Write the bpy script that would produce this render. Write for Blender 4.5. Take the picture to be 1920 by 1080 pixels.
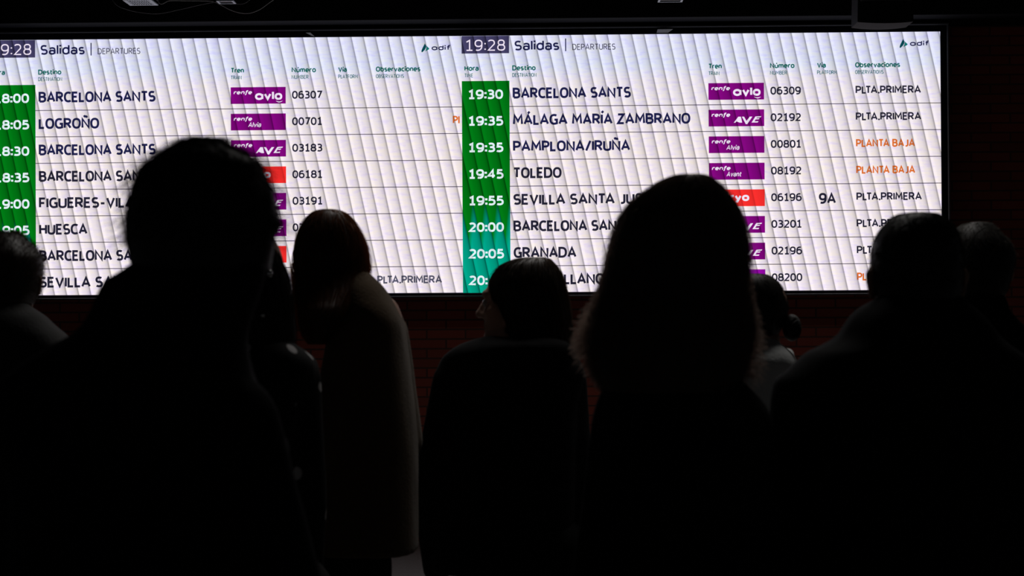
import bpy, bmesh, math, random
import numpy as np
from mathutils import Vector, Matrix, noise as mnoise

random.seed(11)
rng = np.random.default_rng(11)
SC = bpy.context.scene
for o in list(bpy.data.objects):
    bpy.data.objects.remove(o)
COL = SC.collection

# ------------------------------------------------------------------ camera, world, exposure
U = 3.0 / 896.0                      # one display unit in metres; each of the two screens is 896 units = 3 m wide
BOARD_TOP = 3.2144                   # height of the upper edge of the lit screens
CAM_LOC = Vector((0.5934, -12.5117, 1.5))
CAM_ROT = (math.pi / 2 + 0.0100, 0.006142, 0.022858)
FPX = 3733.0

cam_data = bpy.data.cameras.new('camera')
cam_data.lens = FPX * 36.0 / 1920.0
cam_data.sensor_width = 36.0
cam_data.clip_end = 100
cam_data.dof.use_dof = True
cam_data.dof.focus_distance = 12.45
cam_data.dof.aperture_fstop = 9.0
cam = bpy.data.objects.new('camera', cam_data)
cam.location = CAM_LOC
cam.rotation_euler = CAM_ROT
COL.objects.link(cam)
SC.camera = cam

world = bpy.data.worlds.new('world')
SC.world = world
world.use_nodes = True
world.node_tree.nodes['Background'].inputs[0].default_value = (0.9, 0.95, 1.0, 1)
world.node_tree.nodes['Background'].inputs[1].default_value = 0.018

# two dim ceiling luminaires between the crowd and the wall, above the frame
for lpos, lpow, lcol in (((1.2, -4.3, 4.15), 24.0, (1.0, 0.95, 0.88)), ((0.9, -6.5, 4.15), 15.0, (1.0, 0.96, 0.92))):
    ld = bpy.data.lights.new('ceiling_strip_light', 'AREA')
    ld.shape = 'RECTANGLE'; ld.size = 1.8; ld.size_y = 0.3; ld.energy = lpow; ld.spread = 2.25; ld.color = lcol
    lo = bpy.data.objects.new('ceiling_strip_light', ld)
    lo.location = lpos
    COL.objects.link(lo)

SC.view_settings.view_transform = 'Standard'
SC.view_settings.look = 'None'
SC.view_settings.gamma = 1
SC.view_settings.exposure = 0.0
SC.view_settings.use_curve_mapping = False

from mathutils import Euler
CAM_M = Euler(CAM_ROT, 'XYZ').to_matrix()


def ray_at(px, py, Y):
    """world point where the line of sight through a photo pixel meets the vertical plane y = Y"""
    d = CAM_M @ Vector(((px - 960) / FPX, -(py - 540) / FPX, -1.0))
    t = (Y - CAM_LOC.y) / d.y
    return CAM_LOC + d * t


# ------------------------------------------------------------------ helpers
def s2l(c):
    c = c / 255.0
    return c / 12.92 if c <= 0.04045 else ((c + 0.055) / 1.055) ** 2.4


def rgb(r, g, b):
    return (s2l(r), s2l(g), s2l(b), 1.0)


def tag(o, label=None, cat=None, group=None, kind=None):
    if label: o['label'] = label
    if cat: o['category'] = cat
    if group: o['group'] = group
    if kind: o['kind'] = kind
    return o


def empty(name, loc=(0, 0, 0)):
    o = bpy.data.objects.new(name, None)
    o.empty_display_size = 0.1
    o.location = loc
    COL.objects.link(o)
    return o


class MB:
    """collects vertices and faces, then links them as ONE mesh object"""
    def __init__(self):
        self.v = []; self.f = []

    def add(self, v, f):
        n = len(self.v)
        self.v.extend([tuple(p) for p in v])
        self.f.extend([tuple(i + n for i in q) for q in f])
        return self

    def box(self, a, b):
        x0, y0, z0 = a; x1, y1, z1 = b
        v = [(x0, y0, z0), (x1, y0, z0), (x1, y1, z0), (x0, y1, z0), (x0, y0, z1), (x1, y0, z1), (x1, y1, z1), (x0, y1, z1)]
        f = [(3, 2, 1, 0), (4, 5, 6, 7), (0, 1, 5, 4), (1, 2, 6, 5), (2, 3, 7, 6), (3, 0, 4, 7)]
        return self.add(v, f)

    def cone(self, a, b, ra, rb, seg=16, cap=5):
        """round cone (tapered capsule)"""
        a = np.array(a, float); b = np.array(b, float)
        ax = b - a; L = np.linalg.norm(ax)
        ax = ax / L if L > 1e-9 else np.array([0, 0, 1.0])
        t = np.array([1.0, 0, 0]) if abs(ax[0]) < 0.8 else np.array([0, 1.0, 0])
        u = np.cross(ax, t); u /= np.linalg.norm(u); w = np.cross(ax, u)
        rings = []
        for k in range(cap):
            p = -math.pi / 2 + (k + 0.35) / cap * math.pi / 2
            rings.append((a + ax * ra * math.sin(p), ra * math.cos(p)))
        rings.append((a, ra)); rings.append((b, rb))
        for k in range(cap):
            p = (k + 0.65) / cap * math.pi / 2
            rings.append((b + ax * rb * math.sin(p), rb * math.cos(p)))
        v = []; f = []
        for c, r in rings:
            for s in range(seg):
                th = 2 * math.pi * s / seg
                v.append(c + (u * math.cos(th) + w * math.sin(th)) * r)
        n = len(rings)
        for k in range(n - 1):
            for s in range(seg):
                s2 = (s + 1) % seg
                f.append((k * seg + s, k * seg + s2, (k + 1) * seg + s2, (k + 1) * seg + s))
        f.append(tuple(range(seg - 1, -1, -1)))
        f.append(tuple((n - 1) * seg + s for s in range(seg)))
        return self.add(v, f)

    def ell(self, c, r, rotz=0.0, rotx=0.0, seg=24, rng_=14):
        M = Matrix.Rotation(rotz, 3, 'Z') @ Matrix.Rotation(rotx, 3, 'X')
        v = []; f = []
        for k in range(rng_ + 1):
            p = -math.pi / 2 + (k + 0.0) / rng_ * math.pi
            if k == 0: p += 0.06
            if k == rng_: p -= 0.06
            for s in range(seg):
                th = 2 * math.pi * s / seg
                q = M @ Vector((r[0] * math.cos(p) * math.cos(th), r[1] * math.cos(p) * math.sin(th), r[2] * math.sin(p)))
                v.append((c[0] + q.x, c[1] + q.y, c[2] + q.z))
        for k in range(rng_):
            for s in range(seg):
                s2 = (s + 1) % seg
                f.append((k * seg + s, k * seg + s2, (k + 1) * seg + s2, (k + 1) * seg + s))
        f.append(tuple(range(seg - 1, -1, -1)))
        f.append(tuple(rng_ * seg + s for s in range(seg)))
        return self.add(v, f)

    def tube(self, pts, r, seg=8):
        pts = [np.array(p, float) for p in pts]
        n = len(pts); v = []; f = []
        for i, p in enumerate(pts):
            d = pts[min(i + 1, n - 1)] - pts[max(i - 1, 0)]
            d /= (np.linalg.norm(d) + 1e-12)
            t = np.array([0, 0, 1.0]) if abs(d[2]) < 0.85 else np.array([1.0, 0, 0])
            u = np.cross(d, t); u /= np.linalg.norm(u); w = np.cross(d, u)
            rr = r[i] if hasattr(r, '__len__') else r
            for s in range(seg):
                th = 2 * math.pi * s / seg
                v.append(p + (u * math.cos(th) + w * math.sin(th)) * rr)
        for i in range(n - 1):
            for s in range(seg):
                s2 = (s + 1) % seg
                f.append((i * seg + s, i * seg + s2, (i + 1) * seg + s2, (i + 1) * seg + s))
        f.append(tuple(range(seg - 1, -1, -1))); f.append(tuple((n - 1) * seg + s for s in range(seg)))
        return self.add(v, f)

    def mesh(self, name):
        m = bpy.data.meshes.new(name)
        m.from_pydata(self.v, [], self.f)
        if getattr(self, 'split', None):
            m.polygons.foreach_set('material_index', [0] * self.split + [1] * (len(self.f) - self.split))
        m.update()
        return m

    def build(self, name, mat, parent=None, smooth=False, bevel=0.0):
        m = self.mesh(name)
        if bevel:
            bm = bmesh.new(); bm.from_mesh(m)
            bmesh.ops.bevel(bm, geom=bm.edges[:], offset=bevel, segments=2, affect='EDGES', profile=0.6)
            bm.to_mesh(m); bm.free()
        return link(name, m, mat, parent, smooth)


def link(name, m, mat, parent=None, smooth=False):
    o = bpy.data.objects.new(name, m)
    if mat: m.materials.append(mat)
    if smooth:
        m.polygons.foreach_set('use_smooth', [True] * len(m.polygons))
    COL.objects.link(o)
    if parent: o.parent = parent
    return o


def fuse(mb, name, voxel, smooth_it=4, smooth_f=0.5, wrinkle=None):
    """union of all the shapes of mb as one continuous skin"""
    m = mb.mesh(name + '_src')
    bm = bmesh.new(); bm.from_mesh(m)
    bmesh.ops.recalc_face_normals(bm, faces=bm.faces[:])
    bm.to_mesh(m); bm.free()
    o = bpy.data.objects.new(name + '_src', m)
    COL.objects.link(o)
    r = o.modifiers.new('r', 'REMESH'); r.mode = 'VOXEL'; r.voxel_size = voxel
    s = o.modifiers.new('s', 'SMOOTH'); s.factor = smooth_f; s.iterations = smooth_it
    dg = bpy.context.evaluated_depsgraph_get()
    out = bpy.data.meshes.new_from_object(o.evaluated_get(dg))
    bpy.data.objects.remove(o); bpy.data.meshes.remove(m)
    out.name = name
    if wrinkle:
        n = len(out.vertices)
        co = np.empty(n * 3); no = np.empty(n * 3)
        out.vertices.foreach_get('co', co); out.vertices.foreach_get('normal', no)
        co = co.reshape(-1, 3); no = no.reshape(-1, 3)
        amp, sx, sz, seed = wrinkle
        disp = np.array([mnoise.noise((p[0] * sx + seed, p[1] * sx, p[2] * sz)) + 0.4 * mnoise.noise((p[0] * sx * 2.7, p[1] * sx * 2.7 + seed, p[2] * sz * 3)) for p in co])
        co = co + no * (disp * amp)[:, None]
        out.vertices.foreach_set('co', co.ravel()); out.update()
    return out


# ------------------------------------------------------------------ materials
def new_mat(name):
    m = bpy.data.materials.new(name); m.use_nodes = True
    nt = m.node_tree; nt.nodes.clear()
    out = nt.nodes.new('ShaderNodeOutputMaterial')
    return m, nt, out


def N(nt, typ, **kw):
    n = nt.nodes.new(typ)
    for k, v in kw.items():
        if k.startswith('i_'):
            n.inputs[int(k[2:])].default_value = v
        else:
            setattr(n, k, v)
    return n


def math_n(nt, op, a, b=None, c=None):
    n = nt.nodes.new('ShaderNodeMath'); n.operation = op
    for i, x in enumerate((a, b, c)):
        if x is None: continue
        if isinstance(x, (int, float)): n.inputs[i].default_value = x
        else: nt.links.new(x, n.inputs[i])
    return n.outputs[0]


def surf_mat(name, c1, c2=None, scale=30, rough=0.6, metallic=0.0, bump=0.0, spec=0.4, sheen=0.0):
    m, nt, out = new_mat(name)
    b = N(nt, 'ShaderNodeBsdfPrincipled')
    tc = N(nt, 'ShaderNodeTexCoord')
    nz = N(nt, 'ShaderNodeTexNoise'); nz.inputs['Scale'].default_value = scale; nz.inputs['Detail'].default_value = 4
    nt.links.new(tc.outputs['Object'], nz.inputs['Vector'])
    mx = N(nt, 'ShaderNodeMix', data_type='RGBA')
    mx.inputs[6].default_value = (*c1[:3], 1); mx.inputs[7].default_value = (*(c2 or tuple(x * 0.6 for x in c1[:3]))[:3], 1)
    nt.links.new(nz.outputs['Fac'], mx.inputs[0]); nt.links.new(mx.outputs[2], b.inputs['Base Color'])
    b.inputs['Roughness'].default_value = rough; b.inputs['Metallic'].default_value = metallic
    b.inputs['Specular IOR Level'].default_value = spec
    if sheen: b.inputs['Sheen Weight'].default_value = sheen
    if bump:
        bp = N(nt, 'ShaderNodeBump'); bp.inputs['Strength'].default_value = bump; bp.inputs['Distance'].default_value = 0.004
        nt.links.new(nz.outputs['Fac'], bp.inputs['Height']); nt.links.new(bp.outputs[0], b.inputs['Normal'])
    nt.links.new(b.outputs[0], out.inputs[0])
    return m


def uv_units(nt):
    """display coordinates of a point on the board: u to the right, v downwards, in display units"""
    tc = N(nt, 'ShaderNodeTexCoord')
    sp = N(nt, 'ShaderNodeSeparateXYZ'); nt.links.new(tc.outputs['Object'], sp.inputs[0])
    u = math_n(nt, 'MULTIPLY_ADD', sp.outputs[0], 1 / U, 896.0)
    v = math_n(nt, 'MULTIPLY', sp.outputs[2], -1 / U)
    return u, v


def ramp(nt, fac, stops, interp='LINEAR'):
    r = nt.nodes.new('ShaderNodeValToRGB'); r.color_ramp.interpolation = interp
    e = r.color_ramp.elements
    while len(e) > 1: e.remove(e[-1])
    e[0].position, e[0].color = stops[0]
    for p, c in stops[1:]:
        x = e.new(p); x.color = c
    nt.links.new(fac, r.inputs[0])
    return r.outputs[0]


def scan(nt, u, v, depth=1.0):
    """the slanting refresh bands of the LED display: bright left flank, darker right edge"""
    ph = math_n(nt, 'DIVIDE', math_n(nt, 'SUBTRACT', math_n(nt, 'MULTIPLY_ADD', v, -0.212, u), 596.5), 22.95)
    fr = math_n(nt, 'FRACT', ph)
    g = lambda x: (1 - (1 - x) * depth,) * 3 + (1,)
    return ramp(nt, fr, [(0.0, g(0.55)), (0.05, g(1.0)), (0.2, g(1.0)), (0.35, g(0.90)), (0.62, g(0.82)), (0.84, g(0.68)), (0.94, g(0.46)), (1.0, g(0.34))]), fr


def grain(nt, u, v):
    """fine horizontal LED lines with faint violet and yellow patches"""
    cb = N(nt, 'ShaderNodeCombineXYZ')
    nt.links.new(math_n(nt, 'MULTIPLY', u, 0.05), cb.inputs[0]); nt.links.new(math_n(nt, 'MULTIPLY', v, 0.16), cb.inputs[1])
    nz = N(nt, 'ShaderNodeTexNoise'); nz.inputs['Scale'].default_value = 1.0; nz.inputs['Detail'].default_value = 3
    nt.links.new(cb.outputs[0], nz.inputs['Vector'])
    tint = ramp(nt, nz.outputs['Fac'], [(0.3, (0.86, 0.83, 1.0, 1)), (0.5, (0.96, 0.95, 0.95, 1)), (0.7, (1.0, 0.98, 0.86, 1))])
    w = math_n(nt, 'MULTIPLY_ADD', math_n(nt, 'SINE', math_n(nt, 'MULTIPLY', v, 2 * math.pi / 2.6)), 0.035, 0.965)
    mx = N(nt, 'ShaderNodeMix', data_type='RGBA', blend_type='MULTIPLY'); mx.inputs[0].default_value = 1
    nt.links.new(tint, mx.inputs[6]); nt.links.new(w, mx.inputs[7])
    return mx.outputs[2]


def mul(nt, a, b):
    mx = N(nt, 'ShaderNodeMix', data_type='RGBA', blend_type='MULTIPLY'); mx.inputs[0].default_value = 1
    nt.links.new(a, mx.inputs[6])
    if isinstance(b, tuple): mx.inputs[7].default_value = b
    else: nt.links.new(b, mx.inputs[7])
    return mx.outputs[2]


def led_mat(name, color, depth=0.8, col_fn=None, light=False, gain=1.0, grained=False):
    m, nt, out = new_mat(name)
    u, v = uv_units(nt)
    sc_, fr = scan(nt, u, v, depth)
    if col_fn: base = col_fn(nt, u, v, fr)
    else:
        c = N(nt, 'ShaderNodeRGB'); c.outputs[0].default_value = color; base = c.outputs[0]
    res = mul(nt, base, sc_)
    if grained: res = mul(nt, res, grain(nt, u, v))
    e = N(nt, 'ShaderNodeEmission'); e.inputs[1].default_value = gain
    nt.links.new(res, e.inputs[0]); nt.links.new(e.outputs[0], out.inputs[0])
    m.cycles.emission_sampling = 'FRONT' if light else 'NONE'
    return m


ROW0, ROWS = 133.6, 49.95             # first row rule and row pitch in display units
V_END = 483.3
COL_TIME = 89.5                       # width of the green time column
GREEN_V = 85.1


def screen_col(nt, u, v, fr):
    base = ramp(nt, math_n(nt, 'DIVIDE', v, V_END), [
        (0.0, rgb(228, 230, 253)), (0.12, rgb(226, 232, 252)), (0.18, rgb(240, 234, 244)), (0.45, rgb(246, 236, 240)), (1.0, rgb(248, 238, 246))])
    # thin rules between the rows
    q = math_n(nt, 'ADD', math_n(nt, 'DIVIDE', math_n(nt, 'SUBTRACT', v, ROW0), ROWS), 0.5)
    d = math_n(nt, 'ABSOLUTE', math_n(nt, 'SUBTRACT', math_n(nt, 'FRACT', q), 0.5))
    on = math_n(nt, 'MULTIPLY', math_n(nt, 'LESS_THAN', d, 0.7 / ROWS), math_n(nt, 'GREATER_THAN', v, 120.0))
    mx = N(nt, 'ShaderNodeMix', data_type='RGBA'); mx.inputs[7].default_value = rgb(92, 84, 98)
    nt.links.new(on, mx.inputs[0]); nt.links.new(base, mx.inputs[6])
    return mx.outputs[2]


def green_col(nt, u, v, fr):
    """green column; teal wedges grow out of the left flanks of the bands towards the lower end"""
    g = N(nt, 'ShaderNodeMix', data_type='RGBA'); g.inputs[6].default_value = rgb(0, 122, 22); g.inputs[7].default_value = rgb(0, 168, 140)
    right = math_n(nt, 'GREATER_THAN', u, 890.0)
    start = math_n(nt, 'MULTIPLY_ADD', right, -30.0, 345.0)
    lim = math_n(nt, 'DIVIDE', math_n(nt, 'SUBTRACT', v, start), 120.0)
    k = math_n(nt, 'MULTIPLY', math_n(nt, 'SUBTRACT', math_n(nt, 'ADD', lim, math_n(nt, 'MULTIPLY', fr, 0.6)), 0.55), 5.0)
    k.node.use_clamp = True
    nt.links.new(k, g.inputs[0])
    return g.outputs[2]


MAT = {}
MAT['screen'] = led_mat('led_white_screen', None, 1.0, screen_col, light=True, gain=1.14, grained=True)
MAT['green'] = led_mat('led_green_column', None, 1.15, green_col)
MAT['clock'] = led_mat('led_clock_field', rgb(70, 66, 104), 1.2)
MAT['white'] = led_mat('led_white_lettering', rgb(232, 246, 250), 0.35)
MAT['cream'] = led_mat('led_logo_white', rgb(244, 232, 250), 0.3)
MAT['navy'] = led_mat('led_navy_lettering', rgb(32, 34, 78), 0.8)
MAT['ink'] = led_mat('led_dark_lettering', rgb(38, 37, 56), 0.8)
MAT['grey'] = led_mat('led_grey_lettering', rgb(84, 84, 104), 0.7)
MAT['teal'] = led_mat('led_teal_lettering', rgb(14, 104, 96), 0.6)
MAT['teal_thin'] = led_mat('led_pale_teal_lettering', rgb(50, 112, 118), 0.5)
MAT['orange'] = led_mat('led_orange_lettering', rgb(226, 112, 44), 0.7)
MAT['purple'] = led_mat('led_purple_badge', rgb(132, 8, 128), 1.0)
MAT['violet'] = led_mat('led_violet_badge', rgb(150, 10, 168), 0.9)
MAT['red'] = led_mat('led_red_badge', rgb(252, 48, 46), 0.55)
MAT['logo_dark'] = led_mat('led_logo_dark_teal', rgb(8, 74, 84), 0.4)
MAT['logo_teal'] = led_mat('led_logo_teal', rgb(22, 118, 112), 0.4)

MAT['frame'] = surf_mat('frame_black_metal', (0.02, 0.021, 0.025), (0.012, 0.012, 0.016), 60, 0.35, spec=0.5)
MAT['lip'] = surf_mat('frame_dark_grey_lip', (0.10, 0.10, 0.105), (0.07, 0.07, 0.075), 40, 0.4, spec=0.5)
MAT['bezel'] = surf_mat('bezel_navy_black', (0.006, 0.007, 0.014), None, 60, 0.5)
MAT['reflection_white'] = surf_mat('white_reflection_tab', (0.75, 0.75, 0.73), (0.6, 0.6, 0.6), 80, 0.7)
MAT['dark_plastic'] = surf_mat('dark_grey_plastic', (0.018, 0.018, 0.019), (0.012, 0.012, 0.012), 60, 0.75, spec=0.08)
MAT['black_mesh'] = surf_mat('black_speaker_cloth', (0.006, 0.006, 0.006), None, 200, 0.9, spec=0.1)
MAT['lamp_grey'] = surf_mat('pale_blue_grey_enamel', (0.42, 0.48, 0.55), (0.32, 0.37, 0.43), 50, 0.4)
MAT['lamp_dark'] = surf_mat('dark_louvre_gap', (0.02, 0.02, 0.025), None, 50, 0.6)
MAT['cable'] = surf_mat('light_grey_cable', (0.40, 0.39, 0.36), (0.3, 0.3, 0.28), 50, 0.5)
MAT['cable_dark'] = surf_mat('dark_grey_cable', (0.10, 0.10, 0.095), (0.06, 0.06, 0.06), 50, 0.5)
MAT['bulkhead'] = surf_mat('dark_bulkhead_paint', (0.018, 0.018, 0.019), (0.011, 0.011, 0.012), 14, 0.95, bump=0.2, spec=0.08)
MAT['ceiling'] = surf_mat('dark_ceiling_paint', (0.02, 0.02, 0.02), (0.014, 0.014, 0.014), 6, 0.8)
MAT['metal'] = surf_mat('polished_silver', (0.85, 0.85, 0.84), (0.8, 0.8, 0.8), 20, 0.12, metallic=1.0)


def brick_mat():
    m, nt, out = new_mat('red_brick_wall')
    tc = N(nt, 'ShaderNodeTexCoord'); sp = N(nt, 'ShaderNodeSeparateXYZ'); nt.links.new(tc.outputs['Object'], sp.inputs[0])
    cb = N(nt, 'ShaderNodeCombineXYZ'); nt.links.new(sp.outputs[0], cb.inputs[0]); nt.links.new(sp.outputs[2], cb.inputs[1])
    bt = N(nt, 'ShaderNodeTexBrick'); nt.links.new(cb.outputs[0], bt.inputs['Vector'])
    bt.inputs['Scale'].default_value = 1.0
    bt.inputs['Color1'].default_value = (0.34, 0.058, 0.032, 1); bt.inputs['Color2'].default_value = (0.24, 0.042, 0.025, 1)
    bt.inputs['Mortar'].default_value = (0.10, 0.035, 0.025, 1)
    bt.inputs['Mortar Size'].default_value = 0.006; bt.inputs['Brick Width'].default_value = 0.25; bt.inputs['Row Height'].default_value = 0.062
    b = N(nt, 'ShaderNodeBsdfPrincipled'); b.inputs['Roughness'].default_value = 0.75
    nt.links.new(bt.outputs['Color'], b.inputs['Base Color'])
    bp = N(nt, 'ShaderNodeBump'); bp.inputs['Strength'].default_value = 0.5; bp.inputs['Distance'].default_value = 0.006; bp.invert = True
    nt.links.new(bt.outputs['Fac'], bp.inputs['Height']); nt.links.new(bp.outputs[0], b.inputs['Normal'])
    nt.links.new(b.outputs[0], out.inputs[0])
    return m


def floor_mat():
    m, nt, out = new_mat('speckled_grey_terrazzo')
    tc = N(nt, 'ShaderNodeTexCoord')
    nz = N(nt, 'ShaderNodeTexVoronoi'); nz.inputs['Scale'].default_value = 120
    nt.links.new(tc.outputs['Object'], nz.inputs['Vector'])
    c = ramp(nt, nz.outputs['Distance'], [(0.0, (0.21, 0.20, 0.20, 1)), (0.5, (0.155, 0.15, 0.15, 1)), (1.0, (0.10, 0.10, 0.10, 1))])
    bt = N(nt, 'ShaderNodeTexBrick'); nt.links.new(tc.outputs['Object'], bt.inputs['Vector'])
    bt.offset = 0.0; bt.inputs['Scale'].default_value = 1; bt.inputs['Brick Width'].default_value = 0.6; bt.inputs['Row Height'].default_value = 0.6
    bt.inputs['Mortar Size'].default_value = 0.003
    bt.inputs['Color1'].default_value = (1, 1, 1, 1); bt.inputs['Color2'].default_value = (0.92, 0.92, 0.92, 1); bt.inputs['Mortar'].default_value = (0.4, 0.4, 0.4, 1)
    b = N(nt, 'ShaderNodeBsdfPrincipled'); b.inputs['Roughness'].default_value = 0.45
    nt.links.new(mul(nt, c, bt.outputs['Color']), b.inputs['Base Color'])
    nt.links.new(b.outputs[0], out.inputs[0])
    return m


# ------------------------------------------------------------------ the setting
WALL_Y = 0.30
w = MB().box((-9, WALL_Y, 0), (9, WALL_Y + 0.3, 4.2)).build('wall_back', brick_mat())
tag(w, kind='structure')
fl = MB().box((-9, -18, -0.2), (9, WALL_Y + 0.3, 0)).build('floor', floor_mat())
tag(fl, kind='structure')
ce = MB().box((-9, -18, 4.2), (9, WALL_Y + 0.3, 4.4)).build('ceiling', MAT['ceiling'])
tag(ce, kind='structure')
BH_Z = 3.268
bh = MB().box((-9, -0.22, BH_Z + 0.02), (9, WALL_Y, 4.2)).build('trim_1', MAT['bulkhead'], bevel=0.006)
tag(bh, kind='structure')

# ------------------------------------------------------------------ departure board
board = empty('departure_board', (0, 0, BOARD_TOP))
tag(board, 'long lit LED departure board with green time columns mounted on dark brick wall', 'departure board')


def bu(u, v, y=0.0):
    return ((u - 896) * U, y, -v * U)


BZ = 12.0
fr_ = MB()
u0, u1, v0, v1 = -BZ, 1792 + BZ, -BZ, V_END + 5
a = bu(u0, v1); b = bu(u1, v0)
MB().box((a[0], 0.012, a[2]), (b[0], WALL_Y, b[2])).build('cabinet', MAT['frame'], board)
bz = MB()
for (p0, p1, q0, q1) in ((u0, u1, v0, -0.3), (u0, u1, V_END + 0.3, v1), (u0, -0.3, -0.3, V_END + 0.3), (1792.3, u1, -0.3, V_END + 0.3)):
    s = bu(p0, q1); t = bu(p1, q0)
    bz.box((s[0], 0.004, s[2]), (t[0], 0.02, t[2]))
bz.build('bezel', MAT['bezel'], board)
# protruding outer lip with a chamfered inner edge
lp = MB()
LW = 3.2; LD = 0.022


def lip_ring(n_, off, y):
    return [bu(u0 - off, v1 + off, y), bu(u1 + off, v1 + off, y), bu(u1 + off, v0 - off, y), bu(u0 - off, v0 - off, y)]


rings = [lip_ring(0, 0.0, 0.004), lip_ring(0, 0.0, -LD * 0.55), lip_ring(0, 1.0, -LD), lip_ring(0, LW, -LD), lip_ring(0, LW, WALL_Y - 0.001)]
v = sum(rings, []); f = []
for k in range(len(rings) - 1):
    for s in range(4):
        s2 = (s + 1) % 4
        f.append((k * 4 + s, k * 4 + s2, (k + 1) * 4 + s2, (k + 1) * 4 + s))
lp.add(v, f).build('frame', MAT['lip'], board)

# ---- lettering: narrow humanist capitals drawn as stroked centre lines, flat meshes lying on the screen
def _arc(cx, cy, rx, ry, a0, a1, n=None, e=2.35):
    n = n or max(4, int(abs(a1 - a0) / 14))
    o = []
    for k in range(n + 1):
        a = math.radians(a0 + (a1 - a0) * k / n); c, s = math.cos(a), math.sin(a)
        o.append((cx + rx * math.copysign(abs(c) ** (2 / e), c), cy + ry * math.copysign(abs(s) ** (2 / e), s)))
    return o


XH = 0.73
G = {}


def _g(ch, w, *strokes):
    G[ch] = (w, strokes)


_g(' ', 0.10)
_g('A', 0.58, [(0, 0), (0.29, 1), (0.58, 0)], [(0.10, 0.30), (0.48, 0.30)])
_g('B', 0.48, [(0, 0), (0, 1)] + _arc(0.20, 0.77, 0.24, 0.23, 90, -90) + [(0, 0.54)], [(0.16, 0.54)] + _arc(0.21, 0.27, 0.27, 0.27, 90, -90) + [(0, 0)])
_g('C', 0.46, _arc(0.30, 0.5, 0.30, 0.5, 52, 308))
_g('D', 0.54, [(0, 0), (0, 1)] + _arc(0.20, 0.5, 0.34, 0.5, 90, -90) + [(0, 0)])
_g('E', 0.40, [(0.40, 1), (0, 1), (0, 0), (0.41, 0)], [(0, 0.52), (0.35, 0.52)])
_g('F', 0.38, [(0.40, 1), (0, 1), (0, 0)], [(0, 0.48), (0.34, 0.48)])
_g('G', 0.52, _arc(0.30, 0.5, 0.30, 0.5, 55, 285) + [(0.52, 0.06), (0.52, 0.46), (0.32, 0.46)])
_g('H', 0.50, [(0, 0), (0, 1)], [(0.5, 0), (0.5, 1)], [(0, 0.52), (0.5, 0.52)])
_g('I', 0.0, [(0, 0), (0, 1)])
_g('J', 0.30, [(0.30, 1), (0.30, 0.24)] + _arc(0.08, 0.24, 0.22, 0.24, 0, -100))
_g('L', 0.34, [(0, 1), (0, 0), (0.36, 0)])
_g('M', 0.66, [(0, 0), (0.05, 1), (0.33, 0.32), (0.61, 1), (0.66, 0)])
_g('N', 0.52, [(0, 0), (0, 1), (0.52, 0), (0.52, 1)])
_g('O', 0.56, _arc(0.28, 0.5, 0.28, 0.5, 90, 450))
_g('P', 0.46, [(0, 0), (0, 1)] + _arc(0.19, 0.72, 0.27, 0.28, 90, -90) + [(0, 0.44)])
_g('R', 0.48, [(0, 0), (0, 1)] + _arc(0.19, 0.74, 0.26, 0.26, 90, -90) + [(0, 0.48)], [(0.22, 0.48), (0.49, 0)])
_g('S', 0.43, _arc(0.22, 0.745, 0.21, 0.255, 40, 262) + _arc(0.205, 0.255, 0.225, 0.255, 82, -142))
_g('T', 0.45, [(-0.02, 1), (0.47, 1)], [(0.225, 1), (0.225, 0)])
_g('U', 0.50, [(0, 1)] + _arc(0.25, 0.28, 0.25, 0.28, 180, 360) + [(0.5, 1)])
_g('V', 0.54, [(0, 1), (0.27, 0), (0.54, 1)])
_g('X', 0.50, [(0, 1), (0.5, 0)], [(0, 0), (0.5, 1)])
_g('Z', 0.46, [(0, 1), (0.45, 1), (0, 0), (0.47, 0)])
_g('Ñ', 0.52, [(0, 0), (0, 1), (0.52, 0), (0.52, 1)], [(0.10, 1.24), (0.19, 1.32), (0.33, 1.24), (0.42, 1.32)])
_g('Á', 0.58, [(0, 0), (0.29, 1), (0.58, 0)], [(0.10, 0.30), (0.48, 0.30)], [(0.27, 1.20), (0.42, 1.40)])
_g('Í', 0.0, [(0, 0), (0, 1)], [(-0.02, 1.20), (0.13, 1.40)])
_g('/', 0.34, [(0, -0.06), (0.34, 1.06)])
_g('-', 0.30, [(0, 0.40), (0.30, 0.40)])
_g('.', 0.02, [(-0.02, 0.02), (0.04, 0.02)])
_g(':', 0.02, [(-0.02, 0.10), (0.04, 0.10)], [(-0.02, 0.66), (0.04, 0.66)])
_g('|', 0.0, [(0, -0.05), (0, 1.05)])
_g('0', 0.48, _arc(0.24, 0.5, 0.24, 0.5, 90, 450))
_g('1', 0.42, [(0.02, 0.83), (0.24, 1), (0.24, 0)], [(0.02, 0), (0.44, 0)])
_g('2', 0.46, _arc(0.21, 0.73, 0.22, 0.27, 148, -25) + [(0, 0), (0.47, 0)])
_g('3', 0.44, _arc(0.18, 0.765, 0.22, 0.235, 135, -90) + [(0.10, 0.53)], [(0.16, 0.53)] + _arc(0.17, 0.265, 0.26, 0.265, 90, -130))
_g('4', 0.50, [(0.36, 0), (0.36, 1), (0, 0.27), (0.52, 0.27)])
_g('5', 0.44, [(0.42, 1), (0.08, 1), (0.05, 0.58)] + _arc(0.17, 0.30, 0.27, 0.31, 85, -128))
_g('6', 0.48, _arc(0.24, 0.31, 0.24, 0.31, 90, 450), [(0.005, 0.36)] + _arc(0.30, 0.52, 0.295, 0.48, 170, 68))
_g('7', 0.46, [(0, 1), (0.46, 1), (0.15, 0)])
_g('8', 0.48, _arc(0.24, 0.76, 0.205, 0.24, 90, 450), _arc(0.24, 0.265, 0.24, 0.265, 90, 450))
_g('9', 0.48, _arc(0.24, 0.69, 0.24, 0.31, 90, 450), [(0.475, 0.64)] + _arc(0.18, 0.48, 0.295, 0.48, -10, -112))
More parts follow.
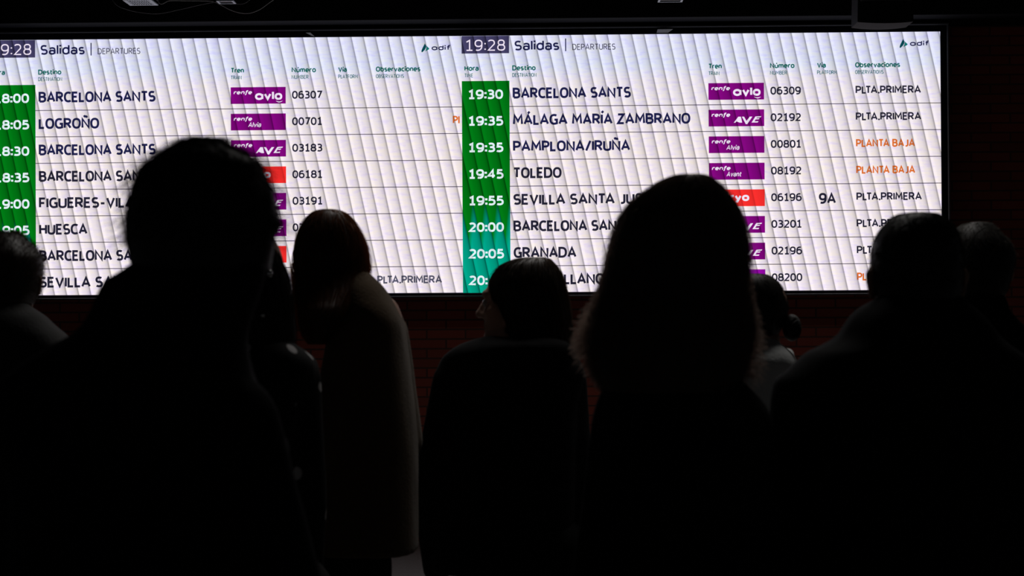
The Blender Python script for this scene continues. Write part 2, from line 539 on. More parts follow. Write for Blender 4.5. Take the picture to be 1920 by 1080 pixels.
_g('a', 0.40, [(0.40, 0), (0.40, 0.48)] + _arc(0.20, 0.47, 0.20, 0.26, 0, 150), _arc(0.19, 0.205, 0.19, 0.205, 20, 380))
_g('ɑ', 0.50, [(0.50, 0), (0.50, 0.73)], _arc(0.25, 0.365, 0.25, 0.365, 0, 360, e=2.1))
_g('b', 0.42, [(0, 0), (0, 1.06)], _arc(0.21, 0.365, 0.21, 0.365, 0, 360))
_g('c', 0.34, _arc(0.23, 0.365, 0.23, 0.365, 55, 305))
_g('d', 0.44, [(0.44, 0), (0.44, 1.06)], _arc(0.22, 0.365, 0.22, 0.365, 0, 360))
_g('e', 0.42, [(0.02, 0.36), (0.42, 0.36)] + _arc(0.21, 0.365, 0.21, 0.365, 0, 312))
_g('f', 0.26, [(0.10, 0), (0.10, 0.80)] + _arc(0.30, 0.80, 0.20, 0.26, 180, 85), [(0, 0.68), (0.27, 0.68)])
_g('ƒ', 0.26, _arc(-0.06, 0.0, 0.16, 0.26, -80, 0) + [(0.10, 0.80)] + _arc(0.30, 0.80, 0.20, 0.26, 180, 85), [(0, 0.68), (0.27, 0.68)])
_g('h', 0.40, [(0, 0), (0, 1.06)], [(0, 0.45)] + _arc(0.20, 0.45, 0.20, 0.28, 180, 0) + [(0.40, 0)])
_g('i', 0.0, [(0, 0), (0, 0.73)], [(-0.03, 1.0), (0.03, 1.0)])
_g('í', 0.0, [(0, 0), (0, 0.73)], [(-0.02, 0.94), (0.12, 1.12)])
_g('l', 0.0, [(0, 0), (0, 1.06)])
_g('m', 0.66, [(0, 0), (0, 0.73)], [(0, 0.47)] + _arc(0.165, 0.47, 0.165, 0.26, 180, 0) + [(0.33, 0)], [(0.33, 0.47)] + _arc(0.495, 0.47, 0.165, 0.26, 180, 0) + [(0.66, 0)])
_g('n', 0.40, [(0, 0), (0, 0.73)], [(0, 0.45)] + _arc(0.20, 0.45, 0.20, 0.28, 180, 0) + [(0.40, 0)])
_g('o', 0.44, _arc(0.22, 0.365, 0.22, 0.365, 90, 450))
_g('r', 0.24, [(0, 0), (0, 0.73)], [(0, 0.42)] + _arc(0.24, 0.42, 0.24, 0.31, 180, 80))
_g('s', 0.34, _arc(0.17, 0.545, 0.165, 0.185, 35, 262) + _arc(0.165, 0.185, 0.175, 0.185, 82, -145))
_g('t', 0.28, [(0.10, 0.96), (0.10, 0.20)] + _arc(0.28, 0.20, 0.18, 0.20, 180, 280), [(0, 0.70), (0.28, 0.70)])
_g('u', 0.40, [(0, 0.73)] + _arc(0.20, 0.25, 0.20, 0.25, 180, 360) + [(0.40, 0.73)], [(0.40, 0.3), (0.40, 0)])
_g('ú', 0.40, [(0, 0.73)] + _arc(0.20, 0.25, 0.20, 0.25, 180, 360) + [(0.40, 0.73)], [(0.40, 0.3), (0.40, 0)], [(0.18, 0.94), (0.32, 1.12)])
_g('v', 0.42, [(0, 0.73), (0.21, 0), (0.42, 0.73)])
_g('y', 0.42, [(0, 0.73), (0.22, 0.02)], [(0.42, 0.73), (0.14, -0.26), (0.0, -0.26)])


def stroke_mb(mb, pts, w, put):
    """one centre line thickened to width w with mitred corners"""
    P = [np.array(p, float) for p in pts]
    P = [P[0]] + [P[i] for i in range(1, len(P)) if np.linalg.norm(P[i] - P[i - 1]) > 1e-4]
    closed = np.linalg.norm(P[0] - P[-1]) < 1e-3 and len(P) > 4
    if closed: P = P[:-1]
    n = len(P); Lf = []; Rt = []
    for i in range(n):
        if closed or 0 < i < n - 1:
            d0 = P[i] - P[i - 1]; d1 = P[(i + 1) % n] - P[i]
            d0 /= np.linalg.norm(d0); d1 /= np.linalg.norm(d1)
            n0 = np.array([-d0[1], d0[0]]); n1 = np.array([-d1[1], d1[0]])
            m = n0 + n1; q = np.linalg.norm(m)
            m = m / q if q > 1e-6 else n0
            k = min(2.0, 1 / max(0.3, m.dot(n0)))
            off = m * k * w / 2
            c = P[i]
        else:
            d = (P[1] - P[0]) if i == 0 else (P[-1] - P[-2])
            d /= np.linalg.norm(d)
            off = np.array([-d[1], d[0]]) * w / 2
            c = P[i]
        Lf.append(c + off); Rt.append(c - off)
    v = [put(p) for p in Lf] + [put(p) for p in Rt]
    f = []
    for i in range(n if closed else n - 1):
        j = (i + 1) % n
        f.append((i, n + i, n + j, j))
    mb.add(v, f)


def text_mb(mb, text, u, v, cap, width=None, weight=0.0, y=-0.0016, align='l', shear=0.0, clip=None, gap=0.215):
    st = 0.150 + weight * 4.0                      # stroke width relative to the cap height
    adv = []; x = 0.0
    for prev, ch in zip(' ' + text, text):
        w = G[ch][0]
        x -= {'LT': 0.14, 'TA': 0.09, 'AV': 0.05, 'LA': 0.02}.get(prev + ch, 0.0)
        adv.append(x); x += w + gap
    nat = x - gap
    w_px = st * cap
    sx = ((width - w_px) / (nat * cap)) if (width and nat > 0.01) else 1.0
    tot = nat * cap * sx + w_px
    u0_ = u - tot / 2 if align == 'c' else u
    for ch, a in zip(text, adv):
        for s in G[ch][1]:
            pts = []
            for (p, q) in s:
                zz = w_px / 2 + q * (cap - w_px)
                pts.append((u0_ + w_px / 2 + (a + p) * cap * sx + shear * zz, zz))
            if len(pts) == 2 and abs(pts[0][1] - pts[1][1]) < 1e-6 and abs(pts[0][0] - pts[1][0]) < w_px * 1.2:
                m_ = (pts[0][0] + pts[1][0]) / 2                    # a dot: square as tall as the stroke
                pts = [(m_ - w_px * 0.58, pts[0][1]), (m_ + w_px * 0.58, pts[0][1])]
            stroke_mb(mb, pts, w_px, lambda p: bu(min(p[0], clip) if clip else p[0], v - p[1], y))
    return mb


def poly_mb(mb, pts, y=-0.0016):
    n = len(mb.v)
    tri = bmesh.new()
    vs = [tri.verts.new((p[0], p[1], 0)) for p in pts]
    fc = tri.faces.new(vs)
    res = bmesh.ops.triangulate(tri, faces=[fc])
    tri.verts.index_update()
    mb.add([bu(p.co.x, p.co.y, y) for p in tri.verts], [tuple(q.index for q in f_.verts) for f_ in tri.faces])
    tri.free()
    return mb


def rect_mb(u_, v_, du, dv, y):
    return MB().add([bu(u_, v_ + dv, y), bu(u_ + du, v_ + dv, y), bu(u_ + du, v_, y), bu(u_, v_, y)], [(0, 1, 2, 3)])


def badge(o, row, kind):
    """train-operator badge of one row: coloured field with its lettering"""
    bu0 = o + 462.6; bv0 = ROW0 + ROWS * row - 40.6; W_, H_ = 104.0, 31.4
    mat = {'avlo': 'purple', 'AVE': 'purple', 'Alvia': 'purple', 'Avant': 'purple', 'iryo': 'red', 'red': 'red', 'violet': 'violet', 'plain': 'purple'}[kind]
    b_ = rect_mb(bu0, bv0, W_, H_, -0.0010).build('train_badge', MAT[mat], SCR)
    t = MB(); y = -0.0022
    if kind in ('avlo', 'AVE', 'Alvia', 'Avant'):
        text_mb(t, 'renƒe', bu0 + 5.2, bv0 + 13.6, 7.6, 34.5, 0.020, y, shear=0.22)
    if kind == 'avlo':
        text_mb(t, 'ɑvlo', bu0 + 46, bv0 + 24.4, 16.4, 51.5, 0.022, y)
        arc = [(bu0 + 85.5 + 12.5 * k / 8, bv0 + 26.6 + 2.6 * math.sin(math.pi * k / 8)) for k in range(9)]
        arc2 = [(p, q - (1.6 * math.sin(math.pi * (k + 0.4) / 8.8) + 0.2)) for k, (p, q) in enumerate(arc)]
        poly_mb(t, arc + arc2[::-1], y)
    elif kind == 'AVE':
        for P in ([(408, 612), (470, 532), (505, 532), (522, 612), (488, 612), (484, 594), (446, 594), (430, 612)],
                  [(518, 532), (548, 532), (580, 590), (625, 532), (660, 532), (590, 632), (570, 632)],
                  [(648, 612), (676, 612), (729, 530), (701, 530)], [(703, 530), (780, 527), (770, 542), (694, 545)],
                  [(688, 556), (755, 554), (745, 569), (680, 571)], [(650, 612), (662, 596), (742, 595), (730, 612)]):
            poly_mb(t, [(bu0 + (p - 70) / 7.2, bv0 + (q - 435) / 7.2) for p, q in P], y)
    elif kind in ('Alvia', 'Avant'):
        text_mb(t, kind, bu0 + 32.5, bv0 + 25.6, 9.2, 24.0 if kind == 'Alvia' else 27.5, 0.0, y, shear=0.22)
    elif kind == 'iryo':
        text_mb(t, 'iryo', bu0 + 33, bv0 + 21.8, 14.5, 42, 0.03, y)
    if t.v:
        pass
    return b_, t


def flat(mb, name, mat):
    return mb.build(name, MAT[mat], SCR)


def screen_panel(o, rows, dx=0.0):
    global SCR
    s = MB().add([bu(o, V_END, 0), bu(o + 896, V_END, 0), bu(o + 896, 0, 0), bu(o, 0, 0)], [(0, 1, 2, 3)])
    SCR = s.build('screen', MAT['screen'], board)
    # header
    ck = rect_mb(o, 0.3, 89.3, 33.0, -0.0010).build('clock_field', MAT['clock'], SCR)
    flat(text_mb(MB(), '19:28', o + 44.8, 28.4, 21.0, 74.5, -0.010, align='c'), 'clock_digits', 'cream')
    flat(text_mb(MB(), 'Salidas', o + 99.5, 28.4, 18.6, 84, 0.007), 'title_text', 'navy')
    MB().add(*(lambda m: (m.v, m.f))(rect_mb(o + 194.6, 6.5, 2.0, 24.0, -0.0016))).build('title_divider', MAT['navy'], SCR)
    flat(text_mb(MB(), 'DEPARTURES', o + 208, 28.4, 11.6, 81, -0.004), 'subtitle_text', 'grey')
    for uu, a_, wa, b_, wb in ((5.0, 'Hora', 27.0, 'TIME', 16.5), (95.0, 'Destino', 44.0, 'DESTINATION', 45.5), (463, 'Tren', 25, 'TRAIN', 20.5),
                               (578, 'Número', 46, 'NUMBER', 32), (666, 'Vía', 16.5, 'PLATFORM', 37), (737, 'Observaciones', 84, 'OBSERVATIONS', 53)):
        uu = uu + (dx if uu > 400 else 0)
        flat(text_mb(MB(), a_, o + uu, 66.0, 9.8, wa, 0.016), 'column_heading', 'teal')
        flat(text_mb(MB(), b_, o + uu, 78.2, 7.4, wb, 0.0), 'column_subheading', 'teal_thin')
    # logo: two leaning blades and the lettering
    lg = lambda pts: [(o + 819.6 + (p - 195) / 19.2, 13.4 + (q - 285) / 19.2) for p, q in pts]
    flat(poly_mb(MB(), lg([(335, 285), (250, 450), (215, 530), (205, 590), (240, 605), (320, 530), (366, 450), (386, 380)])), 'logo_blade', 'logo_dark')
    flat(poly_mb(MB(), lg([(394, 372), (500, 475), (470, 510), (345, 572), (388, 480)])), 'logo_blade', 'logo_teal')
    flat(text_mb(MB(), 'ɑdif', o + 839.5, 26.6, 9.6, 35, 0.018), 'logo_lettering', 'navy')
    # green column of times
    MB().add(*(lambda m: (m.v, m.f))(rect_mb(o, GREEN_V, COL_TIME, V_END - GREEN_V, -0.0008))).build('time_column', MAT['green'], SCR)
    for i, (tm, dest, dw, bd, num, nw, via, obs, obc, ow) in enumerate(rows):
        vb = ROW0 + ROWS * i
        if tm: flat(text_mb(MB(), tm, o + 11.5, vb - 14.3, 18.0, 66.0 * (len(tm) / 5 if len(tm) > 3 else 0.53), 0.014), 'departure_time', 'white')
        if dest: flat(text_mb(MB(), dest, o + 95.5, vb - 14.8, 20.6, dw, 0.013), 'destination_text', 'navy' if i < 3 else 'ink')
        if bd:
            b_, t = badge(o + dx, i, bd)
            if t.v:
                global_parent = SCR
                flat(t, 'badge_lettering', 'cream')
        if num: flat(text_mb(MB(), num, o + dx + 578.5, vb - 18.0, 15.0, nw, 0.009), 'train_number', 'ink')
        if via: flat(text_mb(MB(), via, o + 667.5, vb - 12.5, 20.5, 32, 0.012), 'platform_text', 'ink')
        if obs: flat(text_mb(MB(), obs, o + (737.5 + dx if len(obs) > 2 else 878.6), vb - 18.4, 14.9, ow, 0.011, clip=o + 895.5), 'observation_text', obc)


BS = 222.0
left_rows = [
    ('18:00', 'BARCELONA SANTS', BS, 'avlo', '06307', 57, None, None, None, 0),
    ('18:05', 'LOGROÑO', 115, 'Alvia', '00701', 57, None, 'P|', 'orange', 13.0),
    ('18:30', 'BARCELONA SANTS', BS, 'AVE', '03183', 57, None, None, None, 0),
    ('18:35', 'BARCELONA SANTS', BS, 'iryo', '06181', 57, None, None, None, 0),
    ('19:00', 'FIGUERES-VILAFANT', 248, 'AVE', '03191', 57, None, None, None, 0),
    ('19:05', 'HUESCA', 92, 'AVE', '03', 21.5, None, None, None, 0),
    (None, 'BARCELONA SANTS', BS, 'red', '0', 9.5, None, None, None, 0),
    (None, 'SEVILLA SANTA JUSTA', 276, None, None, 0, None, 'PLTA.PRIMERA', 'grey', 122),
]
right_rows = [
    ('19:30', 'BARCELONA SANTS', BS, 'avlo', '06309', 57, None, 'PLTA.PRIMERA', 'ink', 122),
    ('19:35', 'MÁLAGA MARÍA ZAMBRANO', 333, 'AVE', '02192', 57, None, 'PLTA.PRIMERA', 'ink', 122),
    ('19:35', 'PAMPLONA/IRUÑA', 220, 'Alvia', '00801', 57, None, 'PLANTA BAJA', 'orange', 110),
    ('19:45', 'TOLEDO', 91, 'Avant', '08192', 57, None, 'PLANTA BAJA', 'orange', 110),
    ('19:55', 'SEVILLA SANTA JUSTA', 276, 'iryo', '06196', 57, '9A', 'PLTA.PRIMERA', 'ink', 122),
    ('20:00', 'BARCELONA SANTS', BS, 'AVE', '03201', 57, None, 'PLTA.PRIMERA', 'ink', 122),
    ('20:05', 'GRANADA', 118, 'AVE', '02196', 57, None, 'PLTA.PRIMERA', 'ink', 122),
    ('20:', 'PUERTOLLANO', 170, 'violet', '08200', 57, None, 'PLANTA BAJA', 'orange', 110),
]
screen_panel(0.0, left_rows, -2.8)
screen_panel(896.0, right_rows)

# white tabs added on the upper bezel to imitate reflections in the cover glass
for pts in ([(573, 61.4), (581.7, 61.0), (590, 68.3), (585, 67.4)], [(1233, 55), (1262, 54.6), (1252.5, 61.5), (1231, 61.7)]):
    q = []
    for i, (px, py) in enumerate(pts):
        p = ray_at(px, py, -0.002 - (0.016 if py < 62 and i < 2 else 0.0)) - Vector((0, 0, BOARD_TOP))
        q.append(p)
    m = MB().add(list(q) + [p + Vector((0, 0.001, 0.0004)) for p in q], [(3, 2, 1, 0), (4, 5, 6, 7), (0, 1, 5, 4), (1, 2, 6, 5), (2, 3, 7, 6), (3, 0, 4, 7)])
    m.build('reflection_tab', MAT['reflection_white'], board)

# ------------------------------------------------------------------ things hanging above the board
CEIL = 4.2


def hung_lamp(px0, px1, py_near, py_far, Yf, label, slats=True, height=0.10):
    """box luminaire whose louvred underside looks down; Yf is the plane of its far lower edge"""
    p0 = ray_at(px0, py_far, Yf); p1 = ray_at(px1, py_far, Yf)
    z = (p0.z + p1.z) / 2; cx = (p0.x + p1.x) / 2; wd = (p1.x - p0.x)
    n = ray_at(px0, py_near, Yf)
    dep = max(0.06, min(0.34, (n.z - z) / ((z - 1.5) / (Yf + 12.51)) * 1.0))
    r = empty('ceiling_lamp', (cx, Yf - dep / 2, z))
    tag(r, label, 'lamp')
    h = MB()
    h.box((-wd / 2, -dep / 2, 0.006), (wd / 2, dep / 2, height))
    h.build('housing', MAT['lamp_dark'], r)
    rim = MB()
    t = 0.022 if slats else 0.012
    for bx in (((-wd / 2, -dep / 2, 0), (wd / 2, -dep / 2 + t, 0.02)), ((-wd / 2, dep / 2 - t, 0), (wd / 2, dep / 2, 0.02)),
               ((-wd / 2, -dep / 2 + t, 0), (-wd / 2 + t, dep / 2 - t, 0.02)), ((wd / 2 - t, -dep / 2 + t, 0), (wd / 2, dep / 2 - t, 0.02))):
        rim.box(*bx)
    rim.build('rim', MAT['lamp_grey'], r)
    if slats:
        lv = MB()
        ns = 9
        for i in range(ns):
            x = -wd / 2 + t + (wd - 2 * t) * (i + 0.5) / ns
            lv.box((x - 0.0032, -dep / 2 + t, 0.001), (x + 0.0032, dep / 2 - t, 0.012))
        for yy in (-dep / 6, dep / 6):
            lv.box((-wd / 2 + t, yy - 0.004, 0.0005), (wd / 2 - t, yy + 0.004, 0.010))
        lv.build('louvre', MAT['lamp_grey'], r)
    MB().tube([(0, 0, height - 0.005), (0, 0, CEIL - z)], 0.008).build('hanger_rod', MAT['dark_plastic'], r)
    return r


hung_lamp(244, 297, 0.5, 10.5, -0.95, 'pale grey louvred lamp hanging above the left screen, its slats lit from below', True)
hung_lamp(411, 443, 2.0, 7.5, -1.0, 'small dark lamp with thin pale rim beside the looping cable', False, 0.06)
hung_lamp(1233, 1279, -1.0, 4.5, -1.0, 'narrow dark lamp at the top edge above the right screen', False, 0.06)

# dark rounded box above the right end of the board
YS = -1.05
pa = ray_at(1602, 47, YS); pb = ray_at(1706, 47, YS)
sw = pb.x - pa.x
spk = empty('ceiling_loudspeaker', ((pa.x + pb.x) / 2, YS, pa.z))
tag(spk, 'dark rounded box loudspeaker hanging above the right end of the board', 'loudspeaker')


def bowed_box(w0, w1, h, bow, dep, z0=0.0, n=14):
    """box with a bowed front and underside, a little wider at the bottom"""
    v = []; f = []
    prof = []
    for k in range(n + 1):
        s = -1 + 2 * k / n
        prof.append((s, 1 - s * s))
    for lev, (ww, zz) in enumerate(((w0, 0.0), (w0 * 1.0, 0.02), (w1, h))):
        for s, q in prof:
            v.append((s * ww / 2, -dep / 2 - bow * 2.5 * q, z0 + zz - bow * q * (1.0 if lev < 2 else 0.3)))
        for s, q in reversed(prof):
            v.append((s * ww / 2, dep / 2, z0 + zz - bow * q * (1.0 if lev < 2 else 0.3)))
    m = 2 * (n + 1)
    for lev in range(2):
        for s in range(m):
            s2 = (s + 1) % m
            f.append((lev * m + s, lev * m + s2, (lev + 1) * m + s2, (lev + 1) * m + s))
    for k in range(n):
        f.append((k + 1, k, m - 1 - k, m - 2 - k))
        f.append((2 * m + k, 2 * m + k + 1, 2 * m + m - 2 - k, 2 * m + m - 1 - k))
    return MB().add(v, f)


bowed_box(sw, sw * 0.965, 0.26, 0.012, 0.24).build('housing', MAT['dark_plastic'], spk, bevel=0.004)
bowed_box(sw * 0.84, sw * 0.84, 0.085, 0.008, 0.244, 0.018).build('grille', MAT['black_mesh'], spk)
MB().box((-sw * 0.45, -0.155, 0.117), (sw * 0.45, -0.12, 0.121)).build('ridge', MAT['lip'], spk)
MB().tube([(0, 0, 0.255), (0, 0, CEIL - pa.z)], 0.014).build('hanger_rod', MAT['dark_plastic'], spk)


def cable(pts, Y, r, mat, label):
    W = [ray_at(x, y, Y) for x, y in pts]
    out = []
    n = len(W)
    for i in range(n - 1):
        p0, p1, p2, p3 = W[max(i - 1, 0)], W[i], W[i + 1], W[min(i + 2, n - 1)]
        for k in range(10):
            t = k / 10
            out.append(0.5 * ((2 * p1) + (p2 - p0) * t + (2 * p0 - 5 * p1 + 4 * p2 - p3) * t * t + (3 * p1 - p0 - 3 * p2 + p3) * t ** 3))
    out.append(W[-1])
    c = out[len(out) // 2]
    o = MB().tube([p - c for p in out], r).build('hanging_cable', mat, None, smooth=True)
    o.location = c
    tag(o, label, 'cable', None)
    return o


cable([(285, -40), (298, 5), (318, 1), (345, 1), (395, 2), (412, 8), (436, 20), (462, 25), (484, 19), (502, 7), (520, -8), (540, -40)], -0.62, 0.0028, MAT['cable'],
      'thin pale cable drooping in a loop above the left screen')
cable([(190, -40), (215, 5), (240, 18), (270, 24), (300, 25), (340, 17), (375, 9), (405, 4), (440, 7), (465, 2), (500, -40)], -0.7, 0.0026, MAT['cable_dark'],
      'faint dark cable sagging below the louvred lamp')

# ------------------------------------------------------------------ people
MAT['skin'] = surf_mat('skin', (0.48, 0.28, 0.20), (0.40, 0.22, 0.15), 12, 0.5, spec=0.35)
MAT['skin_pale'] = surf_mat('skin_pale', (0.58, 0.38, 0.30), (0.50, 0.31, 0.24), 12, 0.5, spec=0.35)
MAT['eye'] = surf_mat('eye', (0.5, 0.5, 0.48), (0.4, 0.4, 0.4), 10, 0.2)
MAT['hair_black'] = surf_mat('black_hair', (0.012, 0.010, 0.009), (0.006, 0.005, 0.005), 60, 0.5, spec=0.3)
MAT['hair_brown'] = surf_mat('brown_hair', (0.075, 0.045, 0.030), (0.035, 0.02, 0.013), 60, 0.45, spec=0.35)
MAT['hair_auburn'] = surf_mat('auburn_hair', (0.055, 0.020, 0.011), (0.03, 0.011, 0.006), 60, 0.42, spec=0.4)
MAT['hair_dark'] = surf_mat('dark_brown_hair', (0.030, 0.020, 0.015), (0.015, 0.010, 0.008), 60, 0.45, spec=0.35)
MAT['hair_grey'] = surf_mat('grey_brown_hair', (0.024, 0.022, 0.019), (0.013, 0.012, 0.011), 60, 0.5, spec=0.2)
MAT['coat_black'] = surf_mat('black_wool', (0.010, 0.010, 0.011), (0.006, 0.006, 0.007), 120, 0.9, spec=0.1)
MAT['coat_navy'] = surf_mat('black_nylon', (0.009, 0.010, 0.013), (0.006, 0.006, 0.008), 60, 0.8, spec=0.06)
MAT['coat_tan'] = surf_mat('tan_wool', (0.12, 0.082, 0.050), (0.075, 0.050, 0.030), 140, 0.95, bump=0.3, spec=0.05, sheen=0.12)
MAT['coat_pale'] = surf_mat('pale_grey_knit', (0.78, 0.80, 0.79), (0.66, 0.68, 0.68), 120, 0.9, bump=0.4, spec=0.1)
MAT['coat_grey'] = surf_mat('charcoal_fleece', (0.032, 0.032, 0.032), (0.02, 0.02, 0.02), 120, 0.95, bump=0.3, spec=0.1, sheen=0.4)
MAT['trousers'] = surf_mat('dark_trousers', (0.008, 0.008, 0.009), (0.005, 0.005, 0.006), 80, 0.85, spec=0.15)
MAT['shoe'] = surf_mat('dark_leather', (0.012, 0.010, 0.009), None, 50, 0.5, spec=0.3)


def pattern_mat():
    m, nt, out = new_mat('dark_patterned_fabric')
    tc = N(nt, 'ShaderNodeTexCoord')
    vz = N(nt, 'ShaderNodeTexVoronoi'); vz.inputs['Scale'].default_value = 16
    nt.links.new(tc.outputs['Object'], vz.inputs['Vector'])
    c = ramp(nt, vz.outputs['Distance'], [(0.0, (0.7, 0.7, 0.7, 1)), (0.22, (0.6, 0.58, 0.58, 1)), (0.26, (0.012, 0.011, 0.012, 1)), (1.0, (0.008, 0.008, 0.009, 1))])
    b = N(nt, 'ShaderNodeBsdfPrincipled'); b.inputs['Roughness'].default_value = 0.85; b.inputs['Specular IOR Level'].default_value = 0.1
    nt.links.new(c, b.inputs['Base Color']); nt.links.new(b.outputs[0], out.inputs[0])
    return m


MAT['pattern'] = pattern_mat()


STR_COL = {'hair_black': (0.16, 0.14, 0.13), 'hair_dark': (0.30, 0.22, 0.17), 'hair_brown': (0.80, 0.68, 0.60), 'hair_auburn': (0.60, 0.26, 0.13), 'hair_grey': (0.45, 0.42, 0.38)}


def strand_mat(hair):
    """single hairs: dark fibre that lets part of the light behind it through"""
    key = 'strand_' + hair
    if key in MAT: return MAT[key]
    m, nt, out = new_mat('single_' + hair)
    d = N(nt, 'ShaderNodeBsdfDiffuse'); d.inputs[0].default_value = (*[c * 0.4 for c in STR_COL[hair]], 1)
    r = N(nt, 'ShaderNodeBsdfRefraction'); r.inputs['Color'].default_value = (*STR_COL[hair], 1); r.inputs['Roughness'].default_value = 0.35; r.inputs['IOR'].default_value = 1.35
    mx = N(nt, 'ShaderNodeMixShader'); mx.inputs[0].default_value = 0.6
    nt.links.new(d.outputs[0], mx.inputs[1]); nt.links.new(r.outputs[0], mx.inputs[2]); nt.links.new(mx.outputs[0], out.inputs[0])
    MAT[key] = m
    return m


def rotv(p, a):
    c, s = math.cos(a), math.sin(a)
    return (p[0] * c - p[1] * s, p[0] * s + p[1] * c, p[2])


class Loft:
    """closed body of rounded cross-sections: levels (z, xl, xr, yc, ry) from top to bottom"""
    def __init__(self, lv, expo=2.2, clamp=None):
        self.lv = np.array(lv, float); self.e = expo; self.clamp = clamp

    def level(self, t):
        n = len(self.lv)
        x = min(max(t, 0), 1) * (n - 1)
        i = min(int(x), n - 2); fr = x - i
        p0, p1, p2, p3 = self.lv[max(i - 1, 0)], self.lv[i], self.lv[i + 1], self.lv[min(i + 2, n - 1)]
        m1 = (p2 - p0) / 2; m2 = (p3 - p1) / 2
        h = fr
        return (2 * h ** 3 - 3 * h * h + 1) * p1 + (h ** 3 - 2 * h * h + h) * m1 + (-2 * h ** 3 + 3 * h * h) * p2 + (h ** 3 - h * h) * m2

    def pt(self, t, th, off=0.0):
        z, xl, xr, yc, ry = self.level(t)
        xc = (xl + xr) / 2; rx = (xr - xl) / 2
        c, s = math.cos(th), math.sin(th)
        e = 2 / self.e
        p = np.array([xc + (rx + off) * math.copysign(abs(c) ** e, c), yc + (ry + off) * math.copysign(abs(s) ** e, s), z])
        if self.clamp: p = self.clamp(p)
        return p

    def mb(self, mb=None, seg=40, rows=None):
        mb = mb or MB()
        rows = rows or (len(self.lv) - 1) * 4
        v = []; f = []
        for k in range(rows + 1):
            for s in range(seg):
                v.append(self.pt(k / rows, 2 * math.pi * s / seg))
        for k in range(rows):
            for s in range(seg):
                s2 = (s + 1) % seg
                f.append((k * seg + s, (k + 1) * seg + s, (k + 1) * seg + s2, k * seg + s2))
        v.append(np.mean(v[:seg], axis=0)); v.append(np.mean(v[rows * seg:(rows + 1) * seg], axis=0))
        a = len(v) - 2
        for s in range(seg):
            s2 = (s + 1) % seg
            f.append((a, s, s2)); f.append((a + 1, rows * seg + s2, rows * seg + s))
        return mb.add(v, f)


def head_shapes(mb, c, s, psi, ears=True):
    """skull, face, ears and neck root of a head centred at c, of scale s, facing psi (0 = away from the camera, towards the board)"""
    def P(x, y, z):
        q = rotv((x * s, y * s, z * s), psi)
        return (c[0] + q[0], c[1] + q[1], c[2] + q[2])

    def E(p, r, rx=0.0):
        mb.ell(P(*p), tuple(k * s for k in r), psi, rx)

    def C(a, b, ra, rb):
        mb.cone(P(*a), P(*b), ra * s, rb * s)
    E((0, -0.012, 0.028), (0.074, 0.094, 0.086))
    E((0, 0.030, -0.030), (0.062, 0.060, 0.085))
    E((0, 0.040, -0.080), (0.048, 0.045, 0.038))
    C((-0.020, 0.070, -0.104), (0.020, 0.070, -0.104), 0.020, 0.020)       # chin
    C((0.050, 0.0, -0.055), (0.022, 0.066, -0.098), 0.018, 0.018)          # jaw
    C((-0.050, 0.0, -0.055), (-0.022, 0.066, -0.098), 0.018, 0.018)
    C((-0.036, 0.075, 0.022), (0.036, 0.075, 0.022), 0.013, 0.013)         # brow
    C((0.042, 0.062, -0.028), (0.050, 0.040, -0.022), 0.018, 0.018)        # cheekbones
    C((-0.042, 0.062, -0.028), (-0.050, 0.040, -0.022), 0.018, 0.018)
    C((0, 0.084, 0.008), (0, 0.108, -0.034), 0.008, 0.0115)                # nose
    C((-0.012, 0.094, -0.037), (0.012, 0.094, -0.037), 0.008, 0.008)
    C((-0.019, 0.080, -0.064), (0.019, 0.080, -0.064), 0.0085, 0.0085)     # lips
    C((-0.016, 0.079, -0.077), (0.016, 0.079, -0.077), 0.009, 0.009)
    if ears:
        for sd in (-1, 1):
            C((sd * 0.074, -0.012, 0.014), (sd * 0.082, -0.022, 0.006), 0.010, 0.009)
            C((sd * 0.082, -0.022, 0.006), (sd * 0.078, -0.010, -0.030), 0.009, 0.007)
            C((sd * 0.073, -0.002, 0.010), (sd * 0.074, -0.004, -0.028), 0.010, 0.008)


def hand_shapes(mb, wrist, d_down, side, psi, curl=0.5):
    """palm, four curled fingers and a thumb leaving the side of the palm"""
    w = np.array(wrist, float)
    dn = np.array(d_down, float); dn /= np.linalg.norm(dn)
    fw = np.array(rotv((0, 1, 0), psi)); fw = fw - dn * fw.dot(dn); fw /= np.linalg.norm(fw)
    inw = np.cross(dn, fw) * (1 if side > 0 else -1)          # towards the body
    if inw.dot(np.array(rotv((-side, 0, 0), psi))) < 0: inw = -inw
    base = w + dn * 0.03
    for k in range(4):
        o = (k - 1.5) * 0.0195
        mb.cone(w + fw * o * 0.6, w + dn * 0.088 + fw * o, 0.0155, 0.0115, 10, 3)
    L = (0.072, 0.083, 0.077, 0.060)
    for k in range(4):
        o = (1.5 - k) * 0.0195
        p = w + dn * 0.092 + fw * o
        a = curl * (0.7 + 0.12 * k)
        d1 = dn * math.cos(a * 0.5) + inw * math.sin(a * 0.5)
        d2 = dn * math.cos(a * 1.3) + inw * math.sin(a * 1.3)
        d3 = dn * math.cos(a * 1.9) + inw * math.sin(a * 1.9)
        q = p + d1 * L[k] * 0.45; r = q + d2 * L[k] * 0.32; t = r + d3 * L[k] * 0.25
        mb.cone(p, q, 0.0092, 0.0085, 10, 3); mb.cone(q, r, 0.0085, 0.0078, 10, 3); mb.cone(r, t, 0.0078, 0.0068, 10, 3)
    p = w + dn * 0.028 + fw * 0.024
    q = p + (dn * 0.7 + fw * 0.6 + inw * 0.35) * 0.040
    r = q + (dn * 0.9 + fw * 0.25 + inw * 0.3) * 0.032
    mb.cone(p, q, 0.013, 0.0105, 10, 3); mb.cone(q, r, 0.0105, 0.0085, 10, 3)


